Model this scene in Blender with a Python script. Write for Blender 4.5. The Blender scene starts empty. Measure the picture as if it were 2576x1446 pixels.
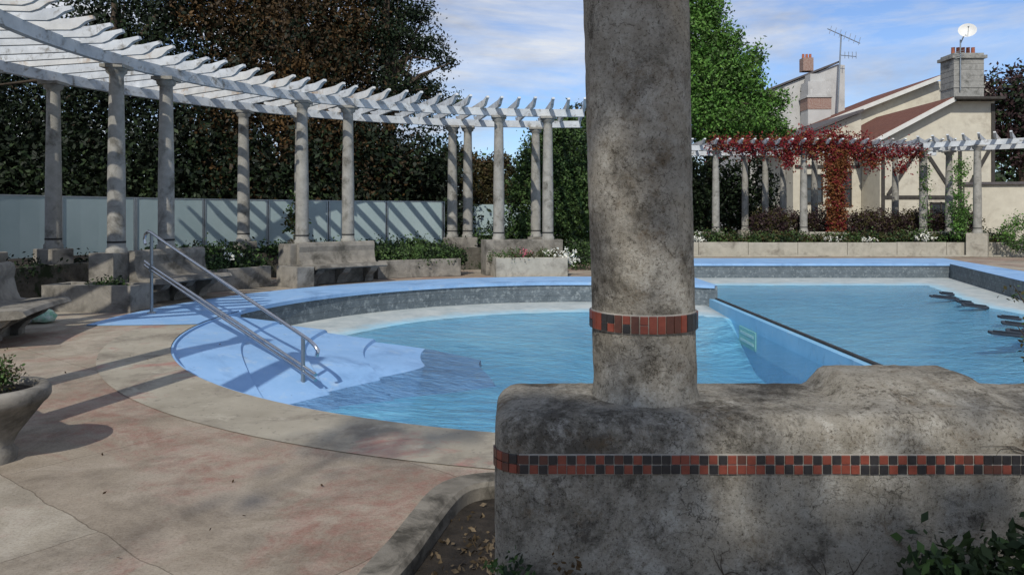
import bpy, math, random
import numpy as np
from mathutils import Vector, noise, Matrix
random.seed(7); np.random.seed(7)
scene=bpy.context.scene
COL=scene.collection
CX,CY=1.5,11.3
def pol(r,deg):
    t=math.radians(deg); return (CX-r*math.sin(t), CY+r*math.cos(t))
def sm(a,b,x):
    t=max(0,min(1,(x-a)/(b-a))); return t*t*(3-2*t)

# ---------------- materials ----------------
def nmat(name):
    m=bpy.data.materials.new(name); m.use_nodes=True
    nt=m.node_tree; b=nt.nodes['Principled BSDF']; return m,nt,b
def c4(c): return (c[0],c[1],c[2],1)
def ramp(nt,fac,stops):
    r=nt.nodes.new('ShaderNodeValToRGB'); e=r.color_ramp.elements
    e[0].position=stops[0][0]; e[0].color=c4(stops[0][1])
    e[1].position=stops[-1][0]; e[1].color=c4(stops[-1][1])
    for p,c in stops[1:-1]:
        x=e.new(p); x.color=c4(c)
    nt.links.new(fac,r.inputs[0]); return r.outputs[0]
def noi(nt,co,scale,detail=6,rough=.6,dist=0):
    n=nt.nodes.new('ShaderNodeTexNoise'); n.inputs['Scale'].default_value=scale
    n.inputs['Detail'].default_value=detail; n.inputs['Roughness'].default_value=rough
    n.inputs['Distortion'].default_value=dist
    nt.links.new(co,n.inputs['Vector']); return n.outputs[0]
def mix(nt,fac,a,b,mode='MIX'):
    m=nt.nodes.new('ShaderNodeMix'); m.data_type='RGBA'; m.blend_type=mode
    for s,v in ((m.inputs[0],fac),(m.inputs[6],a),(m.inputs[7],b)):
        if isinstance(v,(int,float)): s.default_value=v
        elif isinstance(v,tuple): s.default_value=c4(v)
        else: nt.links.new(v,s)
    return m.outputs[2]
def bump(nt,b,h,strength,dist=.01):
    n=nt.nodes.new('ShaderNodeBump'); n.inputs['Strength'].default_value=strength
    n.inputs['Distance'].default_value=dist
    nt.links.new(h,n.inputs['Height']); nt.links.new(n.outputs[0],b.inputs['Normal'])
def M(name,c1,c2,scale=3,rough=.85,bs=.3,bscale=60,stain=None,metal=0,spec=.3,bd=.01):
    m,nt,b=nmat(name)
    co=nt.nodes.new('ShaderNodeTexCoord').outputs['Object']
    col=ramp(nt,noi(nt,co,scale,8,.65),[(.3,c1),(.7,c2)])
    if stain:
        for sc,ss,lo,hi in stain:
            f=ramp(nt,noi(nt,co,ss,8,.7,.4),[(lo,(0,0,0)),(hi,(1,1,1))])
            col=mix(nt,f,col,sc)
    nt.links.new(col,b.inputs['Base Color'])
    b.inputs['Roughness'].default_value=rough; b.inputs['Metallic'].default_value=metal
    b.inputs['Specular IOR Level'].default_value=spec
    if bs: bump(nt,b,noi(nt,co,bscale,6,.7),bs,bd)
    return m
def leafmat(name,stops,scale=1.5,rough=.6):
    m,nt,b=nmat(name)
    co=nt.nodes.new('ShaderNodeTexCoord').outputs['Object']
    n=noi(nt,co,scale,5,.8)
    nt.links.new(ramp(nt,n,stops),b.inputs['Base Color'])
    b.inputs['Roughness'].default_value=rough; b.inputs['Specular IOR Level'].default_value=.2
    return m

conc_col=M('column_concrete',(.20,.195,.175),(.32,.31,.28),6,.9,.35,80,[((.10,.095,.08),2.5,.52,.68)])
conc_bench=M('bench_concrete',(.16,.15,.13),(.27,.25,.215),5,.9,.4,60,[((.07,.065,.055),2.,.46,.64)])
conc_light=M('planter_concrete',(.28,.265,.22),(.39,.365,.305),4,.9,.4,60,[((.15,.135,.11),2.,.50,.70)])
dark_ring=M('dark_ring',(.02,.02,.02),(.04,.04,.04),5)
white_paint=M('weathered_white_paint',(.38,.41,.44),(.58,.61,.63),3,.75,.3,50,[((.18,.17,.15),5.,.54,.68)])
white_paint2=M('white_paint_rusty',(.42,.43,.43),(.60,.61,.60),3,.75,.3,50,[((.30,.19,.09),1.6,.53,.68)])
steel=M('stainless_steel',(.55,.56,.58),(.65,.66,.68),9,.22,0,metal=1)
steel_grey=M('grey_steel',(.25,.28,.30),(.32,.35,.37),9,.35,0,metal=.8)
bark=M('bark',(.04,.03,.022),(.09,.07,.05),6,.95,.8,20)
soil=M('soil',(.015,.012,.009),(.05,.04,.03),14,.95,1,40,[((.09,.08,.06),9,.62,.7)],bd=.03)

def near_concrete(name,off):
    m,nt,b=nmat(name)
    tc=nt.nodes.new('ShaderNodeTexCoord'); mp=nt.nodes.new('ShaderNodeMapping')
    mp.inputs['Location'].default_value=off
    nt.links.new(tc.outputs['Object'],mp.inputs['Vector']); co=mp.outputs[0]
    base=ramp(nt,noi(nt,co,14,10,.78),[(.28,(.20,.18,.14)),(.5,(.31,.285,.235)),(.72,(.42,.40,.345))])
    s1=ramp(nt,noi(nt,co,2.1,12,.80,.15),[(.50,(0,0,0)),(.60,(1,1,1))])
    base=mix(nt,s1,base,mix(nt,.76,base,(.035,.03,.024)))
    s2=ramp(nt,noi(nt,co,5.5,10,.82,.2),[(.54,(0,0,0)),(.64,(1,1,1))])
    base=mix(nt,s2,base,mix(nt,.6,base,(.14,.095,.05)))
    s4=ramp(nt,noi(nt,co,3.2,11,.8,.1),[(.53,(0,0,0)),(.62,(1,1,1))])
    base=mix(nt,s4,base,mix(nt,.6,base,(.52,.50,.44)))
    s5=ramp(nt,noi(nt,co,10,10,.88,.1),[(.54,(0,0,0)),(.61,(1,1,1))])
    base=mix(nt,s5,base,mix(nt,.75,base,(.05,.043,.034)))
    sp=ramp(nt,noi(nt,co,90,4,.85),[(.36,(.22,.19,.15)),(.47,(1,1,1))])
    base=mix(nt,.8,base,sp,'MULTIPLY')
    v=nt.nodes.new('ShaderNodeTexVoronoi'); v.feature='DISTANCE_TO_EDGE'; v.inputs['Scale'].default_value=6
    ns=nt.nodes.new('ShaderNodeTexNoise'); ns.inputs['Scale'].default_value=9; ns.inputs['Detail'].default_value=7
    nt.links.new(co,ns.inputs['Vector'])
    vm=nt.nodes.new('ShaderNodeVectorMath'); vm.operation='MULTIPLY_ADD'
    vm.inputs[1].default_value=(.3,.3,.3)
    nt.links.new(ns.outputs[1],vm.inputs[0]); nt.links.new(co,vm.inputs[2]); nt.links.new(vm.outputs[0],v.inputs['Vector'])
    cr=ramp(nt,v.outputs['Distance'],[(.0,(1,1,1)),(.014,(0,0,0))])
    gate=ramp(nt,noi(nt,co,3.3,4,.6),[(.50,(0,0,0)),(.58,(1,1,1))])
    crg=mix(nt,1.0,cr,gate,'MULTIPLY')
    base=mix(nt,crg,base,mix(nt,.8,base,(.025,.02,.015)))
    nt.links.new(base,b.inputs['Base Color']); b.inputs['Roughness'].default_value=.95
    b.inputs['Specular IOR Level'].default_value=.12
    h=mix(nt,.45,noi(nt,co,130,5,.85),noi(nt,co,34,9,.8))
    bump(nt,b,h,1.0,.012)
    return m
near_c=near_concrete('rough_lichened_concrete',(0,0,0))
near_c2=near_concrete('rough_column_concrete',(3.1,1.7,5.2))

def deck_mat():
    m,nt,b=nmat('deck_concrete')
    co=nt.nodes.new('ShaderNodeTexCoord').outputs['Object']
    base=ramp(nt,noi(nt,co,1.3,9,.7),[(.3,(.235,.205,.16)),(.7,(.39,.35,.28))])
    pk=ramp(nt,noi(nt,co,.5,9,.7,.8),[(.47,(0,0,0)),(.55,(1,1,1))])
    pk2=ramp(nt,noi(nt,co,7,7,.8),[(.40,(.1,.1,.1)),(.60,(1,1,1))])
    base=mix(nt,mix(nt,1.0,pk,pk2,'MULTIPLY'),base,mix(nt,.65,base,(.29,.14,.115)))
    wr=ramp(nt,noi(nt,co,2.2,9,.75,.8),[(.42,(1,1,1)),(.52,(0,0,0))])
    base=mix(nt,wr,base,mix(nt,.35,base,(.47,.43,.36)))
    ds=ramp(nt,noi(nt,co,.9,10,.75,.5),[(.50,(0,0,0)),(.68,(1,1,1))])
    base=mix(nt,ds,base,mix(nt,.62,base,(.11,.092,.075)))
    pit=ramp(nt,noi(nt,co,20,4,.9),[(.25,(.3,.26,.22)),(.31,(1,1,1))])
    base=mix(nt,.8,base,pit,'MULTIPLY')
    sp=ramp(nt,noi(nt,co,60,5,.8),[(.3,(.55,.51,.46)),(.52,(1,1,1))])
    base=mix(nt,.8,base,sp,'MULTIPLY')
    mp=nt.nodes.new('ShaderNodeMapping'); mp.inputs['Rotation'].default_value=(0,0,math.radians(38))
    nt.links.new(co,mp.inputs['Vector'])
    ns=nt.nodes.new('ShaderNodeTexNoise'); ns.inputs['Scale'].default_value=3; ns.inputs['Detail'].default_value=7
    nt.links.new(co,ns.inputs['Vector'])
    vm=nt.nodes.new('ShaderNodeVectorMath'); vm.operation='MULTIPLY_ADD'; vm.inputs[1].default_value=(.09,.09,.0)
    nt.links.new(ns.outputs[1],vm.inputs[0]); nt.links.new(mp.outputs[0],vm.inputs[2])
    br=nt.nodes.new('ShaderNodeTexBrick'); br.inputs['Scale'].default_value=1
    br.inputs['Brick Width'].default_value=2.6; br.inputs['Row Height'].default_value=1.7; br.inputs['Mortar Size'].default_value=.004
    br.inputs['Mortar Smooth'].default_value=.3
    br.inputs['Color1'].default_value=(1,1,1,1); br.inputs['Color2'].default_value=(.80,.74,.71,1); br.inputs['Mortar'].default_value=(.35,.31,.28,1)
    nt.links.new(vm.outputs[0],br.inputs['Vector'])
    base=mix(nt,.75,base,br.outputs[0],'MULTIPLY')
    nt.links.new(base,b.inputs['Base Color']); b.inputs['Roughness'].default_value=.85; b.inputs['Specular IOR Level'].default_value=.2
    bump(nt,b,mix(nt,.4,noi(nt,co,50,6,.75),noi(nt,co,6,8,.7)),.6,.015)
    return m
deckm=deck_mat()
edge_m=M('pool_edge_concrete',(.25,.225,.175),(.36,.33,.265),1.6,.85,.4,60,[((.30,.17,.14),.8,.54,.62),((.14,.118,.095),1.5,.50,.70),((.42,.39,.32),3.,.58,.72),((.17,.15,.12),14,.58,.68)])
blue=M('blue_pool_paint',(.19,.35,.58),(.26,.43,.67),1.4,.6,.2,30,[((.36,.47,.58),3,.55,.75),((.10,.15,.21),6,.63,.73),((.13,.24,.42),.9,.52,.7)])
def poolwall_mat():
    m,nt,b=nmat('tiled_pool_wall')
    co=nt.nodes.new('ShaderNodeTexCoord').outputs['Object']
    c=ramp(nt,noi(nt,co,3,8,.7),[(.3,(.055,.075,.088)),(.7,(.125,.155,.175))])
    st=ramp(nt,noi(nt,co,9,7,.7),[(.52,(0,0,0)),(.64,(1,1,1))])
    c=mix(nt,st,c,(.20,.235,.25))
    sx=nt.nodes.new('ShaderNodeSeparateXYZ'); nt.links.new(co,sx.inputs[0])
    mr=nt.nodes.new('ShaderNodeMath'); mr.operation='MODULO'; mr.inputs[1].default_value=.15
    ab=nt.nodes.new('ShaderNodeMath'); ab.operation='ABSOLUTE'
    nt.links.new(sx.outputs[2],ab.inputs[0]); nt.links.new(ab.outputs[0],mr.inputs[0])
    c=mix(nt,ramp(nt,mr.outputs[0],[(.0,(1,1,1)),(.012,(0,0,0))]),c,(.03,.035,.04))
    nt.links.new(c,b.inputs['Base Color']); b.inputs['Roughness'].default_value=.6
    bump(nt,b,noi(nt,co,20,6,.7),.8,.03); return m
wallgrey=poolwall_mat()
def floor_mat():
    m,nt,b=nmat('pool_floor_paint')
    co=nt.nodes.new('ShaderNodeTexCoord').outputs['Object']
    bl=ramp(nt,noi(nt,co,.5,8,.7,.5),[(.3,(.16,.48,.71)),(.5,(.22,.57,.78)),(.7,(.34,.69,.85))])
    wh=ramp(nt,noi(nt,co,2,8,.75),[(.3,(.27,.32,.33)),(.7,(.50,.53,.51))])
    sx=nt.nodes.new('ShaderNodeSeparateXYZ'); nt.links.new(co,sx.inputs[0])
    ad=nt.nodes.new('ShaderNodeMath'); ad.operation='MULTIPLY_ADD'; ad.inputs[1].default_value=.04
    nt.links.new(noi(nt,co,1.6,8,.75),ad.inputs[0]); nt.links.new(sx.outputs[2],ad.inputs[2])
    mr=nt.nodes.new('ShaderNodeMapRange'); mr.inputs[1].default_value=-.492; mr.inputs[2].default_value=-.46
    nt.links.new(ad.outputs[0],mr.inputs[0])
    c=mix(nt,mr.outputs[0],bl,wh)
    nt.links.new(c,b.inputs['Base Color']); b.inputs['Roughness'].default_value=.6
    return m
floorm=floor_mat()
def water_mat():
    m,nt,b=nmat('pool_water'); nt.nodes.remove(b)
    out=nt.nodes['Material Output']
    tc=nt.nodes.new('ShaderNodeTexCoord'); mp=nt.nodes.new('ShaderNodeMapping'); mp.inputs['Scale'].default_value=(1,1.8,1); mp.inputs['Rotation'].default_value=(0,0,.25)
    nt.links.new(tc.outputs['Object'],mp.inputs['Vector']); co=mp.outputs[0]
    t=nt.nodes.new('ShaderNodeBsdfTransparent'); t.inputs[0].default_value=(.86,.97,1,1)
    g=nt.nodes.new('ShaderNodeBsdfGlossy'); g.inputs['Roughness'].default_value=.04
    f=nt.nodes.new('ShaderNodeFresnel'); f.inputs[0].default_value=1.31
    bp=nt.nodes.new('ShaderNodeBump'); bp.inputs['Strength'].default_value=1; bp.inputs['Distance'].default_value=.075
    h=mix(nt,.30,noi(nt,co,1.6,5,.6,.4),noi(nt,co,7,4,.6))
    nt.links.new(h,bp.inputs['Height'])
    nt.links.new(bp.outputs[0],g.inputs['Normal']); nt.links.new(bp.outputs[0],f.inputs['Normal'])
    ms=nt.nodes.new('ShaderNodeMixShader'); nt.links.new(f.outputs[0],ms.inputs[0])
    nt.links.new(t.outputs[0],ms.inputs[1]); nt.links.new(g.outputs[0],ms.inputs[2])
    nt.links.new(ms.outputs[0],out.inputs['Surface']); return m
waterm=water_mat()
glassm=M('frosted_glass',(.25,.33,.34),(.32,.40,.41),.8,.35,0,spec=.5)
tile_r=M('red_tile',(.13,.03,.018),(.21,.052,.032),30,.4,.1,90,spec=.4)
tile_k=M('black_tile',(.010,.010,.012),(.03,.028,.028),30,.4,.1,90,spec=.4)
tile_b=M('brown_tile',(.06,.024,.017),(.10,.036,.025),30,.4,.1,90,spec=.4)
grout=M('grout',(.22,.20,.17),(.34,.32,.28),30)

# ---------------- mesh builder ----------------
class MB:
    def __init__(s): s.v=[];s.f=[];s.m=[];s.s=[]
    def add(s,vs,fs,mi=0,smooth=False):
        o=len(s.v); s.v+= [tuple(x) for x in vs]
        for f in fs: s.f.append([i+o for i in f]); s.m.append(mi); s.s.append(smooth)
    def box(s,c,d,rz=0,mi=0,rot=None):
        R=rot if rot else Matrix.Rotation(rz,3,'Z')
        vs=[]
        for x in(-.5,.5):
            for y in(-.5,.5):
                for z in(-.5,.5): vs.append(Vector(c)+R@Vector((x*d[0],y*d[1],z*d[2])))
        s.add(vs,[(0,1,3,2),(4,6,7,5),(0,4,5,1),(2,3,7,6),(0,2,6,4),(1,5,7,3)],mi)
    def prism(s,poly,axis,a,b,mi=0):
        def P(p,t):
            return (p[0],t,p[1]) if axis=='y' else ((t,p[0],p[1]) if axis=='x' else (p[0],p[1],t))
        n=len(poly); vs=[P(p,a) for p in poly]+[P(p,b) for p in poly]
        fs=[list(range(n))[::-1],list(range(n,2*n))]+[(i,(i+1)%n,(i+1)%n+n,i+n) for i in range(n)]
        s.add(vs,fs,mi)
    def lathe(s,prof,cx,cy,n=20,mi=0,lean=(0,0),smooth=True,cap=True):
        vs=[]
        z0=prof[0][1]
        for r,z in prof:
            for i in range(n):
                a=2*math.pi*i/n
                vs.append((cx+lean[0]*(z-z0)+r*math.cos(a),cy+lean[1]*(z-z0)+r*math.sin(a),z))
        fs=[]
        for k in range(len(prof)-1):
            for i in range(n):
                j=(i+1)%n; fs.append((k*n+i,k*n+j,(k+1)*n+j,(k+1)*n+i))
        s.add(vs,fs,mi,smooth)
        if cap:
            s.add(vs[:n],[list(range(n))[::-1]],mi); s.add(vs[-n:],[list(range(n))],mi)
    def tube(s,path,rad,n=8,mi=0):
        path=[Vector(p) for p in path]
        if not hasattr(rad,'__len__'): rad=[rad]*len(path)
        vs=[];up=None
        for i,p in enumerate(path):
            d=(path[min(i+1,len(path)-1)]-path[max(i-1,0)]).normalized()
            if up is None:
                up=Vector((0,0,1)) if abs(d.z)<.9 else Vector((1,0,0))
            a=d.cross(up).normalized(); b=a.cross(d).normalized(); up=b
            for k in range(n):
                t=2*math.pi*k/n; vs.append(p+a*math.cos(t)*rad[i]+b*math.sin(t)*rad[i])
        fs=[]
        for i in range(len(path)-1):
            for k in range(n):
                l=(k+1)%n; fs.append((i*n+k,i*n+l,(i+1)*n+l,(i+1)*n+k))
        s.add(vs,fs,mi,True)
        s.add(vs[:n],[list(range(n))[::-1]],mi); s.add(vs[-n:],[list(range(n))],mi)
    def arc(s,prof,t0,t1,n=12,mi=0,smooth=False,c=None):
        k=len(prof); vs=[]
        for i in range(n+1):
            t=t0+(t1-t0)*i/n
            for r,z in prof:
                x,y=pol(r,t); vs.append((x,y,z))
        fs=[]
        for i in range(n):
            for j in range(k):
                l=(j+1)%k; fs.append((i*k+j,i*k+l,(i+1)*k+l,(i+1)*k+j))
        s.add(vs,fs,mi,smooth)
        s.add(vs[:k],[list(range(k))],mi); s.add(vs[-k:],[list(range(k))[::-1]],mi)
    def obj(s,name,mats,parent=None,bevel=0,fix=True):
        me=bpy.data.meshes.new(name); me.from_pydata(s.v,[],s.f)
        for m in (mats if isinstance(mats,(list,tuple)) else [mats]): me.materials.append(m)
        me.polygons.foreach_set('material_index',s.m); me.polygons.foreach_set('use_smooth',s.s)
        me.update()
        if fix:
            import bmesh
            bm=bmesh.new(); bm.from_mesh(me); bmesh.ops.recalc_face_normals(bm,faces=bm.faces); bm.to_mesh(me); bm.free()
        o=bpy.data.objects.new(name,me); COL.objects.link(o)
        if parent: o.parent=parent
        if bevel:
            md=o.modifiers.new('bevel','BEVEL'); md.width=bevel; md.segments=2; md.limit_method='ANGLE'
        return o
def empty(name):
    e=bpy.data.objects.new(name,None); COL.objects.link(e); return e

def leaves(name,blobs,nc,per,cr,size,mats,parent=None,shell=.55,flat=1.0,seed=1,zmin=-99):
    rs=np.random.RandomState(seed)
    B=np.array(blobs,float); w=(B[:,3]*B[:,4]*B[:,5])**(2/3); w/=w.sum()
    idx=rs.choice(len(B),nc,p=w)
    d=rs.normal(size=(nc,3)); d/=np.linalg.norm(d,axis=1)[:,None]
    rad=shell+(1.08-shell)*rs.rand(nc)**.7
    cc=B[idx,:3]+d*rad[:,None]*B[idx,3:6]
    L=np.repeat(cc,per,axis=0); n=len(L)
    csz=np.repeat(cr*(.5+rs.rand(nc)),per)[:,None]
    L=L+rs.normal(size=(n,3))*csz*np.array([1,1,flat])
    keep=L[:,2]>zmin; L=L[keep]; n=len(L)
    mi=np.repeat(rs.randint(0,len(mats),nc),per)[keep]
    a=rs.normal(size=(n,3)); a/=np.linalg.norm(a,axis=1)[:,None]
    b=np.cross(a,rs.normal(size=(n,3))); b/=np.linalg.norm(b,axis=1)[:,None]+1e-9
    s=(size*(.6+.8*rs.rand(n)))[:,None]
    V=np.empty((n,4,3)); V[:,0]=L-a*s; V[:,1]=L+b*s*.5; V[:,2]=L+a*s; V[:,3]=L-b*s*.5
    me=bpy.data.meshes.new(name)
    me.vertices.add(4*n); me.vertices.foreach_set('co',V.reshape(-1))
    me.loops.add(4*n); me.loops.foreach_set('vertex_index',np.arange(4*n,dtype=np.int32))
    me.polygons.add(n); me.polygons.foreach_set('loop_start',np.arange(0,4*n,4,dtype=np.int32))
    me.polygons.foreach_set('loop_total',np.full(n,4,dtype=np.int32))
    for m in mats: me.materials.append(m)
    me.polygons.foreach_set('material_index',mi.astype(np.int32))
    me.update(calc_edges=True); me.validate()
    o=bpy.data.objects.new(name,me); COL.objects.link(o)
    if parent: o.parent=parent
    return o

def tree(name,base,blobs,nc,per,cr,size,mats,seed=1,trunk_r=.3,shell=.5):
    e=empty(name); mb=MB(); bx,by,bz=base
    top=max(b[2] for b in blobs); rnd=random.Random(seed)
    mb.tube([(bx,by,bz),(bx+.1,by,bz+(top-bz)*.35),(bx-.1,by+.1,bz+(top-bz)*.7),(bx,by,top)],[trunk_r*1.2,trunk_r*.85,trunk_r*.5,trunk_r*.15],10)
    for b in blobs:
        for k in range(3):
            t=.3+.35*rnd.random(); z0=bz+(top-bz)*t
            ex=b[0]+rnd.uniform(-.7,.7)*b[3]; ey=b[1]+rnd.uniform(-.7,.7)*b[4]; ez=b[2]+rnd.uniform(-.3,.7)*b[5]
            mx,my,mz=(bx+ex)/2,(by+ey)/2,(z0+ez)/2+.3
            mb.tube([(bx,by,z0),(mx,my,mz),(ex,ey,ez)],[trunk_r*.4,trunk_r*.22,trunk_r*.06],6)
    mb.obj('trunk_and_limbs',bark,e)
    leaves('crown',blobs,nc,per,cr,size,mats,e,shell,1,seed)
    return e

def curve_sheet(name,loops,z,mat,th=0):
    cu=bpy.data.curves.new(name,'CURVE'); cu.dimensions='2D'; cu.fill_mode='BOTH'
    for lp in loops:
        sp=cu.splines.new('POLY'); sp.points.add(len(lp)-1)
        for i,p in enumerate(lp): sp.points[i].co=(p[0],p[1],0,1)
        sp.use_cyclic_u=True
    if th: cu.extrude=th
    o=bpy.data.objects.new(name+'_c',cu); COL.objects.link(o)
    dg=bpy.context.evaluated_depsgraph_get()
    me=bpy.data.meshes.new_from_object(o.evaluated_get(dg)); me.name=name
    bpy.data.objects.remove(o)
    for v in me.vertices: v.co.z+=z
    me.materials.clear(); me.materials.append(mat)
    o=bpy.data.objects.new(name,me); COL.objects.link(o); return o

# ---------------- ground, pool ----------------
R=6.1
arcpts=[pol(R,t) for t in np.linspace(-30.55,210.55,90)]
rect=[(4.6,5.0),(12.0,5.0),(12.0,17.0),(14.2,24.0),(4.6,24.0)]
outline=arcpts+rect
curve_sheet('ground',[[(-300,-300),(300,-300),(300,300),(-300,300)],outline],0,deckm)
inner=[pol(R,t) for t in np.linspace(-30.55,95,50)]
outer=[pol(7.65,t) for t in np.linspace(95,-15,50)]
cop=inner+outer+[(3.2,26.9),(15.7,26.9),(13.5,17.0),(13.5,5.0),(12,5.0),(12,17),(14.2,24),(4.6,24)]
co_o=curve_sheet('blue_pool_coping',[cop],.012,blue,.006)
nb=[pol(R,t) for t in np.linspace(95.3,205,50)]+[pol(R+.75,t) for t in np.linspace(200,95.3,50)]
curve_sheet('concrete_pool_edge',[nb],.006,edge_m)
pool=empty('swimming_pool')
mb=MB()
n=len(outline); vs=[(x,y,.001) for x,y in outline]+[(x,y,-2.2) for x,y in outline]
mb.add(vs,[(i,(i+1)%n,(i+1)%n+n,i+n) for i in range(n)],0)
mb.obj('pool_walls',wallgrey,pool)
mb=MB(); mb.arc([(R-.04,-.05),(R+.0,-.05),(R+.0,.018),(R-.04,.018)],-30,81,50)
mb.box((9.4,23.98,-.02),(9.6,.05,.07)); mb.obj('pool_lip',blue,pool)
def fz(x,y):
    if x<4.45:
        d=R-math.hypot(x-CX,y-CY)
        lw=.25+1.25*sm(9.0,13.5,y)
        z=-.45-.05*min(d,lw)/lw
        if d>lw: z-=.08*(d-lw)+.20*max(0,x-.8)*min(1,(d-lw))
        return max(z,-1.75)
    d=min(24-y,max(0,(12.0+max(0,y-17)*.314)-x)*1.6)
    lw=2.0
    z=-.45-.05*min(d,lw)/lw
    if d>lw: z-=.10*(d-lw)
    return max(z,-1.75)
mb=MB(); xs=np.arange(-5,15.01,.2); ys=np.arange(4.4,24.41,.2)
vs=[(x,y,fz(x,y)) for y in ys for x in xs]; W=len(xs)
mb.add(vs,[(j*W+i,j*W+i+1,(j+1)*W+i+1,(j+1)*W+i) for j in range(len(ys)-1) for i in range(W-1)],0,True)
mb.obj('pool_floor',floorm,pool)
mb=MB(); rp=[(6.099,-.03),(5.7,-.07),(5.3,-.11),(5.28,-.15),(4.9,-.19),(4.5,-.23),(4.48,-.275),(4.1,-.32),(3.7,-.365),(3.68,-.41),(3.2,-.46),(2.8,-.51),(2.4,-.58),(2.0,-.66)]
vs=[];ths=list(np.arange(79,146.1,1.0));K=len(rp)
for t in ths:
    dz=.62*sm(108,143,t)**1.3+.42*(1-sm(80.5,83.5,t))
    for i,(r,z) in enumerate(rp):
        x,y=pol(r,t); vs.append((x,y,z-dz))
mb.add(vs,[(i*K+j,i*K+j+1,(i+1)*K+j+1,(i+1)*K+j) for i in range(len(ths)-1) for j in range(K-1)],0,False)
mb.obj('pool_steps',blue,pool)
mb=MB(); mb.arc([(6.07,-1.2),(6.097,-1.2),(6.097,-.004),(6.07,-.004)],81,212,80); mb.obj('painted_wall',blue,pool)
mb=MB(); mb.box((4.52,11.3,-1.1),(.16,10.9,1.61),mi=0); mb.box((4.585,11.3,-.283),(.07,10.9,.03),mi=1)
mb.obj('pool_divider',[M('divider_blue',(.16,.37,.56),(.23,.46,.66),1.2,.6,stain=[((.34,.48,.58),2,.55,.75),((.12,.26,.40),3,.58,.7)]),dark_ring],pool)
mb=MB(); mb.box((4.425,13.9,-.72),(.02,.95,.34),mi=0)
for k in range(2): mb.box((4.412,13.9,-.65-.14*k),(.012,.75,.05),mi=1)
mb.obj('depth_plate',[M('green_plate',(.20,.48,.38),(.25,.52,.42)),M('plate_white',(.5,.66,.6),(.55,.7,.64))],pool)
wl=[pol(R-.035,t) for t in np.linspace(-30.4,210.4,90) if pol(R,t)[0]<4.43]
w=curve_sheet('water',[wl],-.5,waterm); w.name='water'
w=curve_sheet('water',[[(4.61,5.01),(11.99,5.01),(11.99,17),(14.19,23.99),(4.61,23.99)]],-.5,waterm)
dl=leafmat('dead_leaf',[(.3,(.02,.012,.006)),(.7,(.07,.04,.02))])
leaves('fallen_leaves',[(-2.2,4.2,.012,1.4,1.6,.001),(-4.5,8,.012,1.5,2,.001)],22,1,.05,.012,[dl],seed=4,shell=.05,flat=.01)
fb_m=M('dark_board',(.012,.018,.028),(.03,.04,.055),8,.5,.3,30)
for (x,y,l,rz,tl) in [(11.3,19.2,.38,.1,.15),(10.7,18.3,.70,-.05,.12),(10.6,17.3,.44,.3,.2),(10.4,16.6,.55,-.2,.15),(9.9,14.7,.46,.1,.12),(9.45,13.8,.55,-.3,.15),(8.5,12.7,.6,.0,.1),(8.9,12.8,.6,-.4,.2),(8.8,12.1,.45,.5,.3),(9.1,13.0,.4,.8,.3)]:
    mb=MB(); poly=[(-l/2,-.06),(l/2-.08,-.11),(l/2,-.03),(l/2,.06),(l/2-.1,.12),(-l/2+.03,.10),(-l/2,.05)]
    mb.prism(poly,'z',-.02,.02); mb.box((0,0,.035),(l*.8,.03,.03))
    o=mb.obj('floating_board',fb_m,None,.006); o.location=(x,y,-.45); o.rotation_euler=(tl,.1,rz)

# ---------------- columns ----------------
def column(mb,x,y,z0=.93,z1=4.23,r0=.15,r1=.12,n=20):
    h=z1-z0
    mb.lathe([(r0+.025,z0),(r0+.025,z0+.07),(r0,z0+.10),(r0,z0+.2),(r0-.003,z0+h*.4),(r1,z0+h*.93),(r1,z1-.16),(r1+.05,z1-.12),(r1+.06,z1-.05)],x,y,n,0)
    mb.box((x,y,z1-.02),(r1*2+.16,r1*2+.16,.06),mi=0)
    mb.lathe([(r0+.004,z0+.17),(r0+.004,z0+.205)],x,y,n,1,cap=False)
def slat_profile(r_in,r_out,z):
    return [(r_in,z+.22),(r_in-.02,z+.17),(r_in+.10,z+.13),(r_in+.22,z+.04),(r_in+.34,z),(r_out-.34,z),(r_out-.22,z+.04),(r_out-.1,z+.13),(r_out+.02,z+.17),(r_out,z+.22),(r_out-.35,z+.17),(r_in+.35,z+.17)]
def slat_faces(nn):
    return [list(range(nn)),list(range(nn,2*nn))[::-1]]+[(i,(i+1)%nn,(i+1)%nn+nn,i+nn) for i in range(nn)]
pg=empty('curved_pergola')
mb=MB()
for t in (109.5,101.5,78,70,47.2,39.2,12.3,3.5): column(mb,*pol(8.7,t))
for t in (110,103,79.5,72,48,40,17,14.6,4): column(mb,*pol(11.2,t))
mb.obj('columns',[conc_col,dark_ring],pg)
mb=MB()
for t in (141,133): column(mb,*pol(8.7,t)); 
mb.obj('columns_foreground',[conc_col,dark_ring],pg)
mb=MB()
for r in (8.7,11.2):
    mb.arc([(r-.06,4.24),(r+.06,4.24),(r+.06,4.44),(r-.06,4.44)],-3,121,90)
mb.obj('rails',white_paint,pg)
mb=MB()
t=-3.0; k=0
while t<121:
    prof=slat_profile(7.9+random.uniform(-.07,.07),11.95,4.43+random.uniform(-.015,.015)); tt=math.radians(t+random.uniform(-.35,.35))
    dirx,diry=-math.sin(tt),math.cos(tt); px,py=math.cos(tt),math.sin(tt); wd=.036
    vs=[(CX+dirx*r+px*s*wd,CY+diry*r+py*s*wd,z) for s in(-1,1) for r,z in prof]
    nn=len(prof)
    mb.add(vs,slat_faces(nn),random.choice([0,0,1]))
    t+=3.1
mb.obj('slats',[white_paint,white_paint2],pg)
mb=MB()
for a,b in ((67.5,80),(36.5,50)): mb.arc([(8.52,0),(9.0,0),(9.0,.93),(8.52,.93)],a,b,10)
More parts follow.
